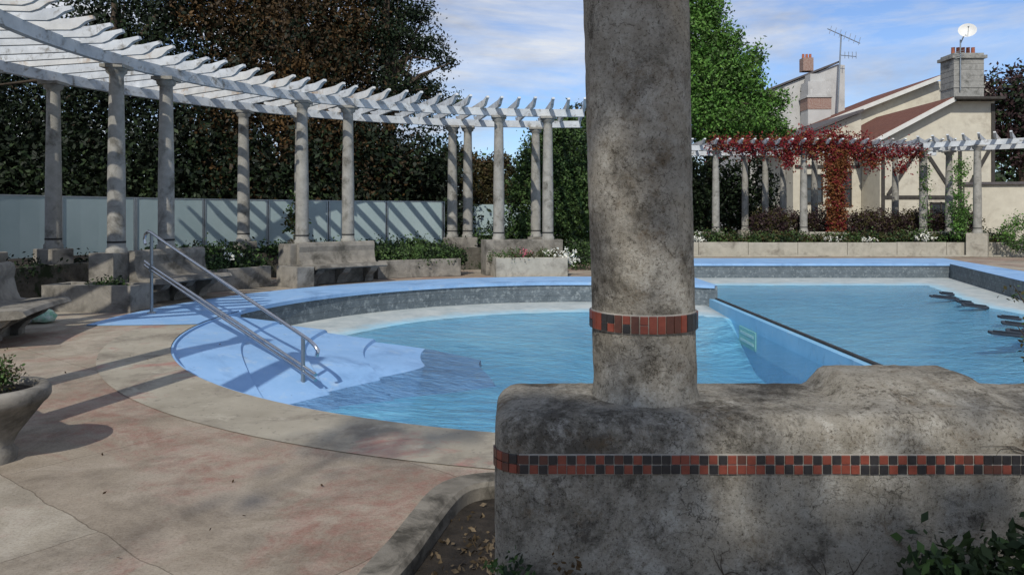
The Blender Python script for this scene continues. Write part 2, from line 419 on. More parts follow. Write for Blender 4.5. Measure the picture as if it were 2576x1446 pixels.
mb.arc([(8.52,0),(9.0,0),(9.0,.93),(8.52,.93)],98,113,10)
mb.arc([(8.45,0),(9.0,0),(9.0,.93),(8.45,.93)],130,143,10)
mb.arc([(8.42,.0),(9.05,.0),(9.05,.93),(8.42,.93)],1.0,15,10)
for t in (110,103,79.5,72,48,40,17,14.6,4):
    x,y=pol(11.2,t); mb.box((x,y,.46),(.5,.5,.93),math.radians(t))
mb.obj('pedestals',conc_bench,pg,.02)

def bench(t0,t1):
    e=empty('concrete_bench')
    mb=MB()
    mb.arc([(7.66,.405),(7.70,.46),(7.76,.475),(8.25,.455),(8.32,.47),(8.36,.56),(8.40,.74),(8.38,.86),(8.40,.94),(8.46,.965),(8.50,.95),(8.50,.36),(8.1,.36),(7.74,.375)],t0,t1,16)
    mb.obj('seat_and_backrest',conc_bench,e,.008)
    mb=MB()
    d=(t1-t0)
    for a in (t0+d*.08,t1-d*.08-1.2,t0+d*.5-.6):
        mb.arc([(8.46,0),(8.46,.355),(7.85,.37),(7.95,.27),(8.12,.18),(8.2,.08),(8.2,0)],a,a+1.3,2)
    mb.arc([(8.30,0),(8.449,0),(8.449,.355),(8.30,.355)],t0+.5,t1-.5,10)
    mb.obj('brackets',conc_bench,e,.01)
bench(35.5,49); bench(65.5,77.5); bench(98,110)
def planter_arc(name,r0,r1,t0,t1,h,mat):
    e=empty(name); mb=MB()
    w=.1
    mb.arc([(r0,0),(r0+w,0),(r0+w,h),(r0,h)],t0,t1,16); mb.arc([(r1-w,0),(r1,0),(r1,h),(r1-w,h)],t0,t1,16)
    tw=.8
    mb.arc([(r0+w,0),(r1-w,0),(r1-w,h),(r0+w,h)],t0,t0+tw,2); mb.arc([(r0+w,0),(r1-w,0),(r1-w,h),(r0+w,h)],t1-tw,t1,2)
    mb.obj('walls',mat,e,.015)
    mb=MB(); mb.arc([(r0+w,.01),(r1-w,.01),(r1-w,h-.06),(r0+w,h-.06)],t0+tw,t1-tw,12); mb.obj('soil',soil,e)
    return e
planter_arc('low_concrete_planter',7.75,9.3,80.3,84.5,.44,conc_bench)
planter_arc('low_concrete_planter',7.75,8.5,49.3,52.5,.46,conc_bench)
planter_arc('concrete_planter',7.75,8.40,.5,14.2,.5,conc_light)
planter_arc('concrete_planter',8.5,10.2,19.5,34.5,.46,conc_bench)
planter_arc('concrete_planter',8.6,10.4,53,65,.46,conc_bench)

# ---------------- vegetation ----------------
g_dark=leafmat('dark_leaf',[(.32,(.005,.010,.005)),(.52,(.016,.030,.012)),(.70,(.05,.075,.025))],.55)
g_blk=leafmat('blackish_leaf',[(.35,(.003,.006,.003)),(.68,(.016,.026,.012))],.5)  # near-black green, the foliage's own colour
g_brown=leafmat('brown_leaf',[(.33,(.010,.007,.004)),(.5,(.045,.028,.011)),(.68,(.12,.065,.022))],.45)
g_mid=leafmat('green_leaf',[(.3,(.022,.048,.012)),(.55,(.055,.10,.028)),(.75,(.10,.15,.05))],1.1)
g_bright=leafmat('bright_leaf',[(.33,(.02,.06,.01)),(.5,(.07,.165,.028)),(.68,(.15,.27,.06))],.9)
g_olive=leafmat('olive_leaf',[(.3,(.025,.025,.008)),(.7,(.065,.055,.018))])
g_purp=leafmat('purple_leaf',[(.3,(.02,.012,.014)),(.7,(.06,.035,.035))])
g_red=leafmat('creeper_red',[(.3,(.06,.006,.010)),(.55,(.17,.015,.020)),(.75,(.22,.05,.025))],1.2)
g_or=leafmat('creeper_orange',[(.3,(.09,.03,.012)),(.55,(.16,.065,.02)),(.75,(.08,.085,.025))],1.2)
f_white=M('white_petal',(.7,.7,.6),(.85,.85,.78),5,.6,0)
f_pink=M('pink_petal',(.4,.08,.12),(.5,.15,.2),5,.6,0)
def arc_blobs(r,t0,t1,n,z,rr,rz):
    return [(*pol(r+random.uniform(-.2,.2),t0+(t1-t0)*i/max(1,n-1)),z+random.uniform(-.05,.05),rr,rr,rz*random.uniform(.6,1.3)) for i in range(n)]
leaves('low_shrubs',arc_blobs(9.1,20.5,33.5,9,.48,.42,.18),700,22,.07,.04,[g_mid,g_dark],seed=11)
leaves('low_shrubs',arc_blobs(9.2,54,65,9,.46,.42,.16),600,22,.07,.04,[g_mid,g_dark],seed=12)
leaves('flowering_plants',arc_blobs(8.1,2,13,8,.5,.28,.12),220,14,.05,.025,[g_mid,g_olive],seed=13)
leaves('white_flowers',[(*pol(8.0,2.2),.62,.35,.25,.16),(*pol(8.1,-.5),.5,.25,.25,.16)],40,8,.03,.03,[f_white],seed=14)
leaves('pink_flowers',[(*pol(8.0,8.8),.60,.2,.2,.1)],18,8,.03,.022,[f_pink],seed=15)
leaves('white_flowers',[(*pol(8.9,58),.7,.2,.2,.08)],8,6,.02,.03,[f_white],seed=16)
leaves('planter_plants',[(*pol(8.4,82.3),.42,.35,.2,.07)],40,14,.04,.025,[g_mid,g_dark],seed=17)
bag=MB(); x0,y0=pol(8.75,93)
bag.lathe([(.02,.0),(.2,.03),(.24,.12),(.17,.22),(.06,.27),(.09,.34)],x0,y0,14)
bag.lathe([(.02,.0),(.15,.03),(.17,.09),(.1,.17),(.02,.2)],x0+.3,y0+.12,12,1)
bo=bag.obj('plastic_bag',[M('bag_white',(.5,.55,.52),(.7,.72,.7),9,.5,.8,20,bd=.04),M('bag_green',(.1,.35,.2),(.6,.65,.6),12,.5,.8,20,bd=.04)])
for v in bo.data.vertices:
    nn=noise.noise_vector(v.co*9); v.co+=nn*.035
    v.co.z=max(v.co.z,.0)

mb=MB()
mb.arc([(10.6,0),(10.75,0),(10.75,.64),(10.6,.64)],3,130,60,0)
mb.arc([(10.75,.0),(16,.0),(16,.6),(10.75,.6)],3,130,60,1)
mb.obj('raised_bed_wall',[M('dark_old_stone',(.05,.045,.035),(.13,.12,.10),4,.95,.8,14,[((.02,.03,.012),3,.5,.6)],bd=.03),soil])
fe=empty('frosted_glass_fence'); mbp=MB(); mbg=MB()
tt=16.6
while tt<128:
    t2=tt+8.05
    mbg.arc([(12.99,.66),(13.01,.66),(13.01,2.0),(12.99,2.0)],tt+.22,t2-.22,4)
    for q in (tt-.14,tt+.14):
        x,y=pol(13,q); mbp.box((x,y,1.3),(.035,.06,1.46),math.radians(q))
    tt=t2
mbg.obj('glass_panels',glassm,fe)
mbp.arc([(12.98,2.0),(13.02,2.0),(13.02,2.03),(12.98,2.03)],16.6,128,60)
mbp.obj('posts',steel_grey,fe)
fe=empty('frosted_glass_fence'); a=MB(); b=MB()
for i in range(3):
    x=-1.9+i*1.8; a.box((x+.9,29,1.4),(1.72,.02,1.2)); b.box((x,29,1.3),(.05,.05,1.5)); 
a.obj('glass_panels',glassm,fe); b.obj('posts',steel_grey,fe)

leaves('ivy_on_fence',[(*pol(11.0,41),1.2,.25,.2,.9)],60,14,.07,.05,[g_mid,g_olive],seed=18)
leaves('bed_shrubs',arc_blobs(10.9,20,60,20,.68,.35,.12),600,16,.08,.045,[g_dark,g_mid],seed=19)
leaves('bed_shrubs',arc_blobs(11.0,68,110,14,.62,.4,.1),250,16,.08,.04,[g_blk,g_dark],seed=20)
leaves('ivy_shrub',[(.9,24.2,2.2,1.0,.8,1.6),(2.0,24.5,2.6,1.1,.8,2.2),(1.3,24.3,3.4,.9,.7,1.2),(2.7,24.5,1.6,1,.8,1.5),(.2,23,1.0,.5,.5,.5)],2800,18,.13,.055,[g_mid,g_dark,g_mid],seed=21)
leaves('path_plants',[(-1.2,22.5,.6,.5,.5,.5),(-.6,22.8,.9,.3,.3,.5),(2.3,21.6,.4,.9,.5,.45)],300,16,.1,.04,[g_mid,g_dark],seed=22)
leaves('clipped_hedge',[(-2.3,31,2.2,1.6,1.3,2.1),(-.6,31.5,1.8,1.1,1.2,2.3)],2200,18,.07,.06,[g_olive,g_olive,g_brown],seed=23,shell=.85)
leaves('clipped_hedge',[(3.4,32,3.5,2.4,1.5,2.7)],1400,18,.1,.08,[g_olive,g_dark],seed=24,shell=.8)

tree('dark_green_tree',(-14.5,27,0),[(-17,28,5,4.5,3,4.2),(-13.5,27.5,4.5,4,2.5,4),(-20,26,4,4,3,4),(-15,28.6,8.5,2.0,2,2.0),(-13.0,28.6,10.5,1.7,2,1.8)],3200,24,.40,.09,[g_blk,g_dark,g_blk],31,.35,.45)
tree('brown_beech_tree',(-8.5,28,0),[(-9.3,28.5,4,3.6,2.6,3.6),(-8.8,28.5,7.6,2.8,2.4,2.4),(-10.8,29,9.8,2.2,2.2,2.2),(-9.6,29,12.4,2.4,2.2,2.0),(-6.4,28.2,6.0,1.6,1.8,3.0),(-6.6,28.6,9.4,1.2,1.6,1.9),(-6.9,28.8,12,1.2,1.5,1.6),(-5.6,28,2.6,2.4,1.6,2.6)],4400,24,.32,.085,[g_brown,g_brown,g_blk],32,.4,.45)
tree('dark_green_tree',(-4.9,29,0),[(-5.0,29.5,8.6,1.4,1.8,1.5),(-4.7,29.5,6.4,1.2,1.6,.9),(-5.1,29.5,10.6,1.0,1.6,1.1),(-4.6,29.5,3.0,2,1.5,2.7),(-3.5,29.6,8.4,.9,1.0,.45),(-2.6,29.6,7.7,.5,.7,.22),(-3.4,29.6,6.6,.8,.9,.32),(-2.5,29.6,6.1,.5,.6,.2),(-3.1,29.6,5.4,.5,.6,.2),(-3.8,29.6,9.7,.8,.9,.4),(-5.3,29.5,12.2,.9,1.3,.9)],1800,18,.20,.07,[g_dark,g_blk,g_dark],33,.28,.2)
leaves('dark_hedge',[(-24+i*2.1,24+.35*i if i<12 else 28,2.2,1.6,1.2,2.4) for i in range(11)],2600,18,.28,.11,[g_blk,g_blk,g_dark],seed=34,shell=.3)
leaves('distant_trees',[(-60+i*7,75+5*math.sin(i*2.1),1.5,6,4,4+1.5*math.sin(i*1.7)) for i in range(24)],2400,14,.8,.45,[g_dark,g_mid,g_dark],seed=35,shell=.7)
tree('green_ash_tree',(9.6,36,0),[(9.4,36,6.3,3.1,2.4,1.3),(9.3,36,8.2,2.2,2.0,1.6),(8.9,36,10.0,1.3,1.3,1.6),(8.8,36,11.7,.7,.8,1.1),(11.6,36,6.0,1.5,1.3,.7),(12.6,36,7.1,.9,.8,.35),(12.9,36,5.6,.6,.6,.3),(11.0,35.5,7.9,1.0,1.1,.9),(11.6,35.5,9.1,.4,.6,.5),(10.3,35.6,9.8,.6,.8,.9),(9.7,35.6,11.4,.4,.6,.8),(7.0,36,7.5,2.2,2,2.2)],3500,20,.20,.085,[g_bright,g_bright,g_mid],36,.3,.4)
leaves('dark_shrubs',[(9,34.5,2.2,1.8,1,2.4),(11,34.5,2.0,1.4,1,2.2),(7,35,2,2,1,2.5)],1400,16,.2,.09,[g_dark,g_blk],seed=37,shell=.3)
tree('purple_plum_tree',(29,42,0),[(28.5,42,7.2,2.4,2,2.6),(31,42,6.5,2.4,2,3)],1100,18,.35,.13,[g_purp,g_purp,g_dark],38,.25,.4)

# ---------------- right planter, pergola ----------------
e=empty('long_concrete_planter'); mb=MB()
for i in range(9):
    mb.box((6.2+i*1.9,28.4,.27+random.uniform(-.008,.008)),(1.885,.16,.54))
mb.box((13,28.2,.03),(16,.3,.06))
mb.obj('wall',conc_light,e,.015)
mb=MB(); mb.box((14,30.5,.2),(18,4,.5)); mb.obj('soil',soil,e)
e=empty('straight_pergola'); mb=MB()
for x in (8.35,11.95): column(mb,x,30.3,z0=.9)
for x in (10.4,11.3,12.1,13.5,17.1,18.4,7.2): column(mb,x,33.0,z0=.9)
for x in (16.9,): column(mb,x,30.4,z0=.9)
mb.obj('columns',[conc_col,dark_ring],e)
mb=MB()
for y in (30.3,33.0): mb.box((12.2,y,4.33),(13.4,.14,.2))
mb.obj('rails',white_paint,e)
mb=MB(); x=5.7
while x<18.7:
    mb.prism(slat_profile(29.5,33.7,4.43),'x',x-.04,x+.04,random.choice([0,0,1])); x+=.5
mb.obj('slats',[white_paint,white_paint2],e)
mb=MB()
for x,w in ((8.1,.9),(12.5,1.95),(17.3,2.0)): mb.box((x,30.1,.72),(w,.7,.36)); mb.box((x,29.6,.62),(w+.2,.4,.14))
for x in (10.4,11.3,12.1,13.5,17.1,18.4,7.2): mb.box((x,33.0,.45),(.5,.5,.9))
mb.obj('pedestals',conc_light,e,.02)
e=empty('angled_pergola'); mb=MB(); P0=Vector((16.6,29.0,0)); u=Vector((.80,-.60,0)); w_=Vector((.60,.80,0))
def AP(s,t,z): p=P0+u*s+w_*t; return (p.x,p.y,z)
for s,t in ((1.4,0),(.2,2.4),(6,0),(6,2.4)):
    p=AP(s,t,0); column(mb,p[0],p[1],z0=.9)
mb.obj('columns',[conc_col,dark_ring],e)
mb=MB(); rz=math.atan2(u.y,u.x)
for t in (0,2.5): mb.box(AP(4.4,t,4.33),(9.6,.14,.2),rz)
mb.obj('rails',white_paint,e)
mb=MB(); s=-.5
while s<9:
    pr=slat_profile(-.8,3.3,4.435); nn=len(pr)
    vs=[AP(s+q*.04,r,z) for q in(-1,1) for r,z in pr]
    mb.add(vs,slat_faces(nn),random.choice([0,0,1])); s+=.5
mb.obj('slats',[white_paint,white_paint2],e)
mb=MB()
for s,t in ((1.4,0),(.2,2.4),(6,0),(6,2.4)):
    p=AP(s,t,.45); mb.box(p,(.7,.6,.9),rz)
mb.obj('pedestals',conc_light,e,.02)

leaves('purple_hedge',[(10.6+i*.62,31.4,1.1+.1*math.sin(i*1.9),.5,.45,.65) for i in range(15)],2000,16,.1,.05,[g_purp,g_purp,g_olive],seed=41,shell=.5)
leaves('planter_shrubs',[(6.5+i*.75,29.3,.6,.5,.4,.2+.12*math.sin(i*2.3)**2) for i in range(18)],1400,14,.1,.05,[g_mid,g_olive,g_dark],seed=42,shell=.4)
leaves('white_flowers',[(7.2,28.9,.7,.3,.2,.22),(12.6,29.0,.65,.35,.2,.08),(16.1,28.9,.7,.45,.2,.12),(14,29,.6,.3,.2,.08)],80,8,.04,.04,[f_white],seed=43)
ce=empty('virginia_creeper')
leaves('vine_on_top',[(8.6,30.2,4.45,.6,.5,.22),(9.7,30.2,4.35,.8,.5,.3),(10.9,30.2,4.4,.8,.5,.35),(12.0,30.2,4.45,.8,.6,.5),(13.1,30.2,4.5,.8,.5,.55),(14.1,30.2,4.3,.7,.4,.45),(15.2,30.1,4.15,.7,.35,.25),(16.2,30.1,4.1,.5,.3,.2),(11.2,30,3.9,.3,.3,.4),(14.6,30,3.8,.25,.3,.35),(15.8,30,3.7,.12,.2,.35)],820,16,.15,.055,[g_red,g_red,g_red,g_or],ce,seed=44,shell=.3)
leaves('vine_on_post',[(13.15,30.0,3.7,.55,.35,.7),(13.1,30.0,2.8,.42,.3,.8),(13.15,30.0,1.9,.38,.28,.6),(13.15,30.0,1.2,.32,.28,.5)],700,16,.09,.05,[g_or,g_or,g_red],ce,seed=45,shell=.3)
mb=MB(); mb.tube([(13.15,30.1,.5),(13.1,30.1,2),(13.2,30.15,4.4)],.05,6,0); mb.obj('vine_stem',bark,ce)
leaves('climbing_ivy',[(17.15,28.4,1.6,.3,.3,1.0),(16.9,30.2,2.5,.15,.15,1.8),(17.2,28.4,3.2,.2,.3,.5),(19,27.5,.9,.8,.5,.6)],380,14,.1,.045,[g_mid,g_bright],seed=46)

# ---------------- houses ----------------
cream=M('cream_render',(.44,.41,.335),(.54,.51,.42),2,.9,.2,40,[((.31,.275,.22),1.2,.54,.75)])
greyr=M('grey_render',(.38,.38,.37),(.46,.46,.45),1.5,.9,.2,40,[((.25,.25,.24),.8,.52,.75)])
timber=M('dark_timber',(.03,.028,.025),(.06,.055,.05),6,.8)
def tile_roof():
    m,nt,b=nmat('red_roof_tiles')
    co=nt.nodes.new('ShaderNodeTexCoord').outputs['Object']
    w=nt.nodes.new('ShaderNodeTexWave'); w.bands_direction='Y'; w.inputs['Scale'].default_value=1.3; w.inputs['Distortion'].default_value=.3
    nt.links.new(co,w.inputs['Vector'])
    col=ramp(nt,noi(nt,co,5,8,.8),[(.3,(.08,.03,.02)),(.5,(.15,.053,.032)),(.7,(.21,.09,.055))])
    col=mix(nt,.6,col,ramp(nt,w.outputs[0],[(.0,(.35,.3,.3)),(.6,(1,1,1))]),'MULTIPLY')
    nt.links.new(col,b.inputs['Base Color']); b.inputs['Roughness'].default_value=.9
    bump(nt,b,w.outputs[0],.8,.05); return m
roofm=tile_roof(); slate=M('slate_roof',(.06,.055,.06),(.11,.10,.10),4,.8,.5,20)
brickm=M('brick_red',(.18,.07,.05),(.36,.30,.26),14,.9,.5,30)
pot=M('terracotta',(.28,.085,.05),(.38,.14,.08),9,.85)
fascia=M('white_fascia',(.5,.5,.47),(.6,.6,.57),3)
winm=M('window_glass',(.02,.025,.03),(.04,.05,.06),3,.1,0,spec=.8)
chim=M('chimney_stone',(.20,.20,.19),(.31,.31,.29),8,.9,.5,20,[((.11,.11,.10),3,.5,.7)])
def slab(mb,p,q,y0,y1,th,mi):
    d=Vector((q[0]-p[0],q[1]-p[1])).normalized(); nx,nz=-d.y,d.x
    if nz<0: nx,nz=-nx,-nz
    mb.prism([p,q,(q[0]+nx*th,q[1]+nz*th),(p[0]+nx*th,p[1]+nz*th)],'y',y0,y1,mi)
h=empty('half_timbered_house')
mb=MB()
mb.prism([(18.9,0),(24.8,0),(24.8,7.42),(22.45,7.42),(18.9,5.55)],'y',38,46)
mb.prism([(15.2,0),(18.88,0),(18.88,7.1),(15.2,5.6)],'y',40,46)
mb.prism([(20.4,0),(30,0),(30,9.9),(26.2,9.9),(20.4,7.6)],'y',46.05,54)
mb.obj('walls',cream,h)
mb=MB()
slab(mb,(18.3,5.22),(22.5,7.45),37.6,45.5,.16,0)
slab(mb,(19.4,7.25),(26.5,10.05),45.6,54.3,.18,0)
slab(mb,(14.3,5.3),(18.87,7.15),39.6,46.5,.12,1)
mb.obj('roof',[roofm,slate],h)
mb=MB()
slab(mb,(18.25,5.12),(22.5,7.36),37.45,37.6,.2,0)
slab(mb,(19.35,7.15),(26.5,9.95),45.42,45.59,.24,0)
mb.box((23.65,37.8,7.5),(2.5,1.0,.12),mi=1)
mb.obj('bargeboards',[fascia,timber],h)
mb=MB(); mb.box((23.6,38.8,8.75),(1.55,1.2,2.4)); mb.box((23.6,38.8,9.75),(1.8,1.4,.16)); mb.box((23.6,38.8,8.2),(1.62,1.27,.1))
for zz in (8.5,8.8,9.1,9.4): mb.box((23.6,38.8,zz),(1.57,1.22,.015))
for i in range(5): mb.lathe([(.10,9.83),(.085,10.3),(.1,10.33)],23.08+i*.26,38.7,10,1)
mb.obj('chimney',[chim,pot],h)
mb=MB()
for p,q in (((19,5.0),(24.8,5.0)),((19,2.5),(24.8,2.5)),((19.05,0),(19.05,5.4)),((21,2.5),(21,5)),((23,2.5),(23,5)),((24.7,0),(24.7,7.3)),((19.3,2.6),(20.8,4.9)),((23.2,2.6),(24.5,4.9)),((21.2,4.9),(22.7,2.6)),((21,0),(21,2.5)),((23,0),(23,2.5)),((15.3,4.2),(18.8,4.2))):
    y=37.97 if p[0]>18.95 else 39.97
    c=((p[0]+q[0])/2,y,(p[1]+q[1])/2); L=math.hypot(q[0]-p[0],q[1]-p[1]); an=math.atan2(q[1]-p[1],q[0]-p[0])
    mb.box(c,(L,.06+random.uniform(0,.02),.17),rot=Matrix.Rotation(-an,3,'Y'))
mb.obj('timber_frame',timber,h)
mb=MB()
for x,y,z,w,hh in ((16.2,39.96,3.0,1.1,1.5),(17.8,39.96,3.0,1.0,1.8),(22,37.96,1.5,1.0,1.4)):
    mb.box((x,y,z),(w,.05,hh),mi=0)
    for dx in (-.5,0,.5): mb.box((x+dx*w,y-.03,z),(.07,.08,hh+.1),mi=1)
    for dz in (-.5,0,.5): mb.box((x,y-.035,z+dz*hh),(w+.1,.07,.07),mi=1)
mb.obj('windows',[winm,timber],h)
e=empty('satellite_dish'); mb=MB()
mb.tube([(23.1,38.1,8.0),(23.1,38.1,10.6)],.035,8,1); mb.tube([(23.1,38.1,10.4),(23.25,37.95,10.9)],.03,6,1)
o=MB(); o.lathe([(.02,-.1),(.18,-.075),(.32,-.02),(.41,.05),(.42,.055)],0,0,24,0,cap=False); o.tube([(0,-.38,.03),(0,-.1,.45)],.012,5,1); o.box((0,-.08,.46),(.07,.07,.1),mi=1)
dish_m=M('dish_white',(.60,.60,.57),(.68,.68,.65),3,.5,0)
d=o.obj('dish',[dish_m,steel_grey],e); d.location=(23.3,37.85,11.0); d.rotation_euler=(math.radians(65),0,math.radians(-25))
for k in range(4): mb.tube([(22.8,38.1,9.6+k*.12),(23.3,38.0,9.75+k*.1)],.012,5,1)
mb.obj('mast',[dish_m,steel_grey],e)
e=empty('tv_antenna'); mb=MB()
mb.tube([(21.6,49.2,7.5),(21.9,49.2,13.6)],.05,6); mb.tube([(20.9,49,13.9),(23.2,49.3,13.0)],.03,5)
for k in range(7):
    x=21.1+k*.32; z=13.83-k*.125; mb.tube([(x-.12,48.9,z-.28),(x+.12,49.1,z+.28)],.02,4)
mb.tube([(21.8,49.2,12.2),(22.9,49.2,12.1)],.025,4)
for k in range(4): mb.tube([(22.1+k*.25,49.1,11.95),(22.1+k*.25,49.1,12.4)],.02,4)
mb.obj('aerial',steel_grey,e)
h=empty('white_gabled_house'); mb=MB()
mb.prism([(15.5,0),(22.5,0),(22.5,11.7),(22.0,11.75),(15.5,9.2)],'y',50,58); mb.obj('walls',greyr,h)
mb=MB(); slab(mb,(15.2,9.15),(22.1,11.85),49.8,58.2,.12,0); mb.obj('roof',slate,h)
mb=MB(); mb.box((20.2,49.2,7.6),(1.5,1.2,5.5)); mb.box((20.2,49.2,8.9),(1.56,1.26,.75),mi=1); mb.box((20.2,49.2,9.35),(1.7,1.4,.12)); mb.box((20.2,49.3,10.2),(1.0,.9,1.4))
mb.box((20.3,51,11.9),(.7,.7,.9),mi=1)
for i in range(3): mb.lathe([(.1,12.3),(.09,12.65)],20.08+i*.24,51,8,2)
for i in range(2): mb.lathe([(.12,9.4),(.14,9.8),(.1,9.85)],19.7+i*1.1,48.7,8,0)
mb.obj('chimney',[greyr,brickm,pot],h)
mb=MB(); mb.box((25.5,33.5,1.5),(9,.25,3.0),-.25); mb.box((25.5,33.45,3.05),(9.2,.45,.12),-.25,1)
mb.obj('garden_wall',[cream,slate])

# ---------------- near wall and column ----------------
wall=empty('concrete_wall')
yf,yb,zt=2.10,2.60,1.02
prof=[]
for z in np.arange(0,.94,.03): prof.append((yf,z))
for a in np.linspace(0,90,8): prof.append((yf+.07-.07*math.cos(math.radians(a)),zt-.07+.07*math.sin(math.radians(a))))
for y in np.arange(yf+.1,yb-.08,.03): prof.append((y,zt))
for a in np.linspace(90,0,8): prof.append((yb-.06+.06*math.cos(math.radians(a)),zt-.06+.06*math.sin(math.radians(a))))
for z in np.arange(.9,-.01,-.09): prof.append((yb,z))
xs=[-.05]+[-.05+.09*(1-math.cos(a)) for a in np.linspace(.15,math.pi/2,9)]+list(np.arange(.06,4.2,.02))
vs=[];rr=.09;K=len(prof)
for x in xs:
    t=x+.05; ins=rr-math.sqrt(max(0,rr*rr-(rr-t)**2)) if t<rr else 0
    for y,z in prof:
        hb=.062*(sm(1.0,1.08,x)-sm(1.46,1.57,x))*(.15+.85*sm(2.15,2.42,y))
        yc=(yf+yb)/2; yy=y+(ins if y<yc else -ins) if abs(y-yc)>ins else yc
        zz=z-ins*.5*sm(.8,1.02,z)+hb*sm(.9,1.0,z)
        p=Vector((x,yy,zz)); q=noise.noise(p*5)*.0015+noise.noise(p*17)*.0018+noise.noise(p*45)*.0016
        am=.25 if .84<z<.945 and y<2.12 else 1
        edge=sm(.9,1.0,z)
        vs.append((x+ (q*am if t<.02 else 0),yy+(-q if y<yc else q)*am,zz+q*edge*1.2))
fs=[]
for i in range(len(xs)-1):
    for j in range(K-1): fs.append((i*K+j,i*K+j+1,(i+1)*K+j+1,(i+1)*K+j))
mb=MB(); mb.add(vs,fs,0,True); mb.add([vs[j] for j in range(K)],[list(range(K))],0); mb.obj('wall_body',near_c,wall)
def tile(mb,p,tang,w,hh,mi,out):
    up=Vector((0,0,1)); c=Vector(p)
    rot=Matrix((tang,out,up)).transposed()
    mb.box(c,(w,.008,hh),mi=mi,rot=rot)
mb=MB(); step=.0268
mb.box((2.1,yf+.0,.8925),(4.16,.006,.058),mi=3)
for k in range(150):
    x=.035+k*step
    for row in (0,1):
        base=(k+row)%2
        mi=(0 if base else 1)
        if random.random()<.28: mi=random.choice([0,1,2])
        tile(mb,(x+random.uniform(-.0008,.0008),yf-.003+random.uniform(-.0008,.0008),.8785+row*.0275+random.uniform(-.0006,.0006)),Vector((1,0,0)),.0240,.0246,mi,Vector((0,1,0)))
for k in range(6):
    a=math.radians(8+k*15.5); cx,cy=-.05+.09,yf+.09
    ox,oy=-math.sin(a),-math.cos(a)
    for row in (0,1): tile(mb,(cx+ox*.091,cy+oy*.091,.8785+row*.0275),Vector((math.cos(a),-math.sin(a),0)),.0235,.025,random.choice([1,2,2,0]),Vector((-ox,-oy,0)))
mb.obj('tile_band',[tile_r,tile_k,tile_b,grout],wall,.0012)
col=empty('concrete_column')
mb=MB(); cr=.165; bx,by=.432,2.40; ln=-.024
prof=[(cr+.025*math.exp(-(z-1.0)/.02)+.004*max(0,z-1.3),z) for z in np.arange(.99,4.2,.02)]
mb.lathe(prof,bx,by,72,0,(ln,0))
o=mb.obj('shaft',near_c2,col)
for v in o.data.vertices:
    p=v.co; dx=p.x-(bx+ln*(p.z-.99)); dy=p.y-by; l=math.hypot(dx,dy)
    q=noise.noise(p*4)*.003+noise.noise(p*14)*.002+noise.noise(p*45)*.0016
    if 1.22<p.z<1.31: q*=.3
    v.co.x+=dx/l*q; v.co.y+=dy/l*q
mb=MB(); zc=1.266; rc=cr+.0035; ccx=bx+ln*(zc-.99)
mb.lathe([(rc-.003,zc-.030),(rc,zc-.029),(rc,zc+.029),(rc-.003,zc+.03)],ccx,by,64,3,cap=False)
N=40
for k in range(N):
    a=2*math.pi*k/N; o_=Vector((math.cos(a),math.sin(a),0)); tg=Vector((-math.sin(a),math.cos(a),0))
    if random.random()<.65:
        tile(mb,(ccx+o_.x*(rc+.001),by+o_.y*(rc+.001),zc),tg,.0235,.053,random.choice([1,0,2,k%2]),o_)
    else:
        for row in(-1,1): tile(mb,(ccx+o_.x*(rc+.001),by+o_.y*(rc+.001),zc+row*.0137),tg,.0235,.0252,random.choice([1,0,(k+row)//2%2]),o_)
mb.obj('tile_band',[tile_r,tile_k,tile_b,grout],col,.0012)
mb=MB(); rnd=random.Random(5)
def stem(x,z,dx,dz,n,r):
    pts=[(x,yf-.006,z)]
    for i in range(n):
        dx+=rnd.uniform(-.5,.5)*.9; dz+=rnd.uniform(-.5,.5)*.9; l=math.hypot(dx,dz)
        x+=dx/l*.012; z+=dz/l*.012
        yy=yf-.004
        z=min(z,.945)
        pts.append((x,yy,z))
    mb.tube(pts,[r*(1-.8*i/len(pts)) for i in range(len(pts))],5)
for i in range(6): stem(.93+rnd.uniform(-.05,.05),.56,rnd.uniform(-1,1),1,rnd.randint(5,10),.0018)
for i in range(3): stem(.60,.58,rnd.uniform(-.5,1),.2,8,.0016)
for i in range(3): stem(1.48,.93,-1,rnd.uniform(-.3,.1),14,.0012)
mb.obj('dead_creeper_stems',bark)

kp_o=[(0.6,4.25),(.1,4.24),(-.22,4.2),(-.38,4.08),(-.46,3.9),(-.52,3.6),(-.58,3.3),(-.66,2.95),(-.78,2.5),(-.95,2.0),(-1.2,1.4),(-1.4,0.6)]
kp_i=[(0.6,4.05),(.05,4.05),(-.14,4.03),(-.24,3.95),(-.30,3.78),(-.36,3.5),(-.42,3.2),(-.50,2.87),(-.61,2.43),(-.78,1.93),(-1.03,1.34),(-1.23,.55)]
def dens(pts,m=6):
    out=[]
    for i in range(len(pts)-1):
        P=[Vector(pts[max(i-1,0)]),Vector(pts[i]),Vector(pts[i+1]),Vector(pts[min(i+2,len(pts)-1)])]
        for k in range(m):
            t=k/m
            out.append(.5*((2*P[1])+(-P[0]+P[2])*t+(2*P[0]-5*P[1]+4*P[2]-P[3])*t*t+(-P[0]+3*P[1]-3*P[2]+P[3])*t**3))
    out.append(Vector(pts[-1])); return out
A=dens(kp_o);B=dens(kp_i); vs=[];zk=.14
for a,b in zip(A,B):
    n0=(a-b).normalized()*.02
    q=noise.noise(Vector((a.x*4,a.y*4,0)))*.006
    for p,z in ((a,-.0),(a,zk-.025),(a-n0,zk),(b+n0,zk),(b,zk-.02),(b,0.0)): vs.append((p.x,p.y,z+(q if z>.05 else 0)))
mb=MB(); mb.add(vs,[(i*6+j,i*6+j+1,(i+1)*6+j+1,(i+1)*6+j) for i in range(len(A)-1) for j in range(5)],0,False)
mb.add(vs[:6],[list(range(6))],0)
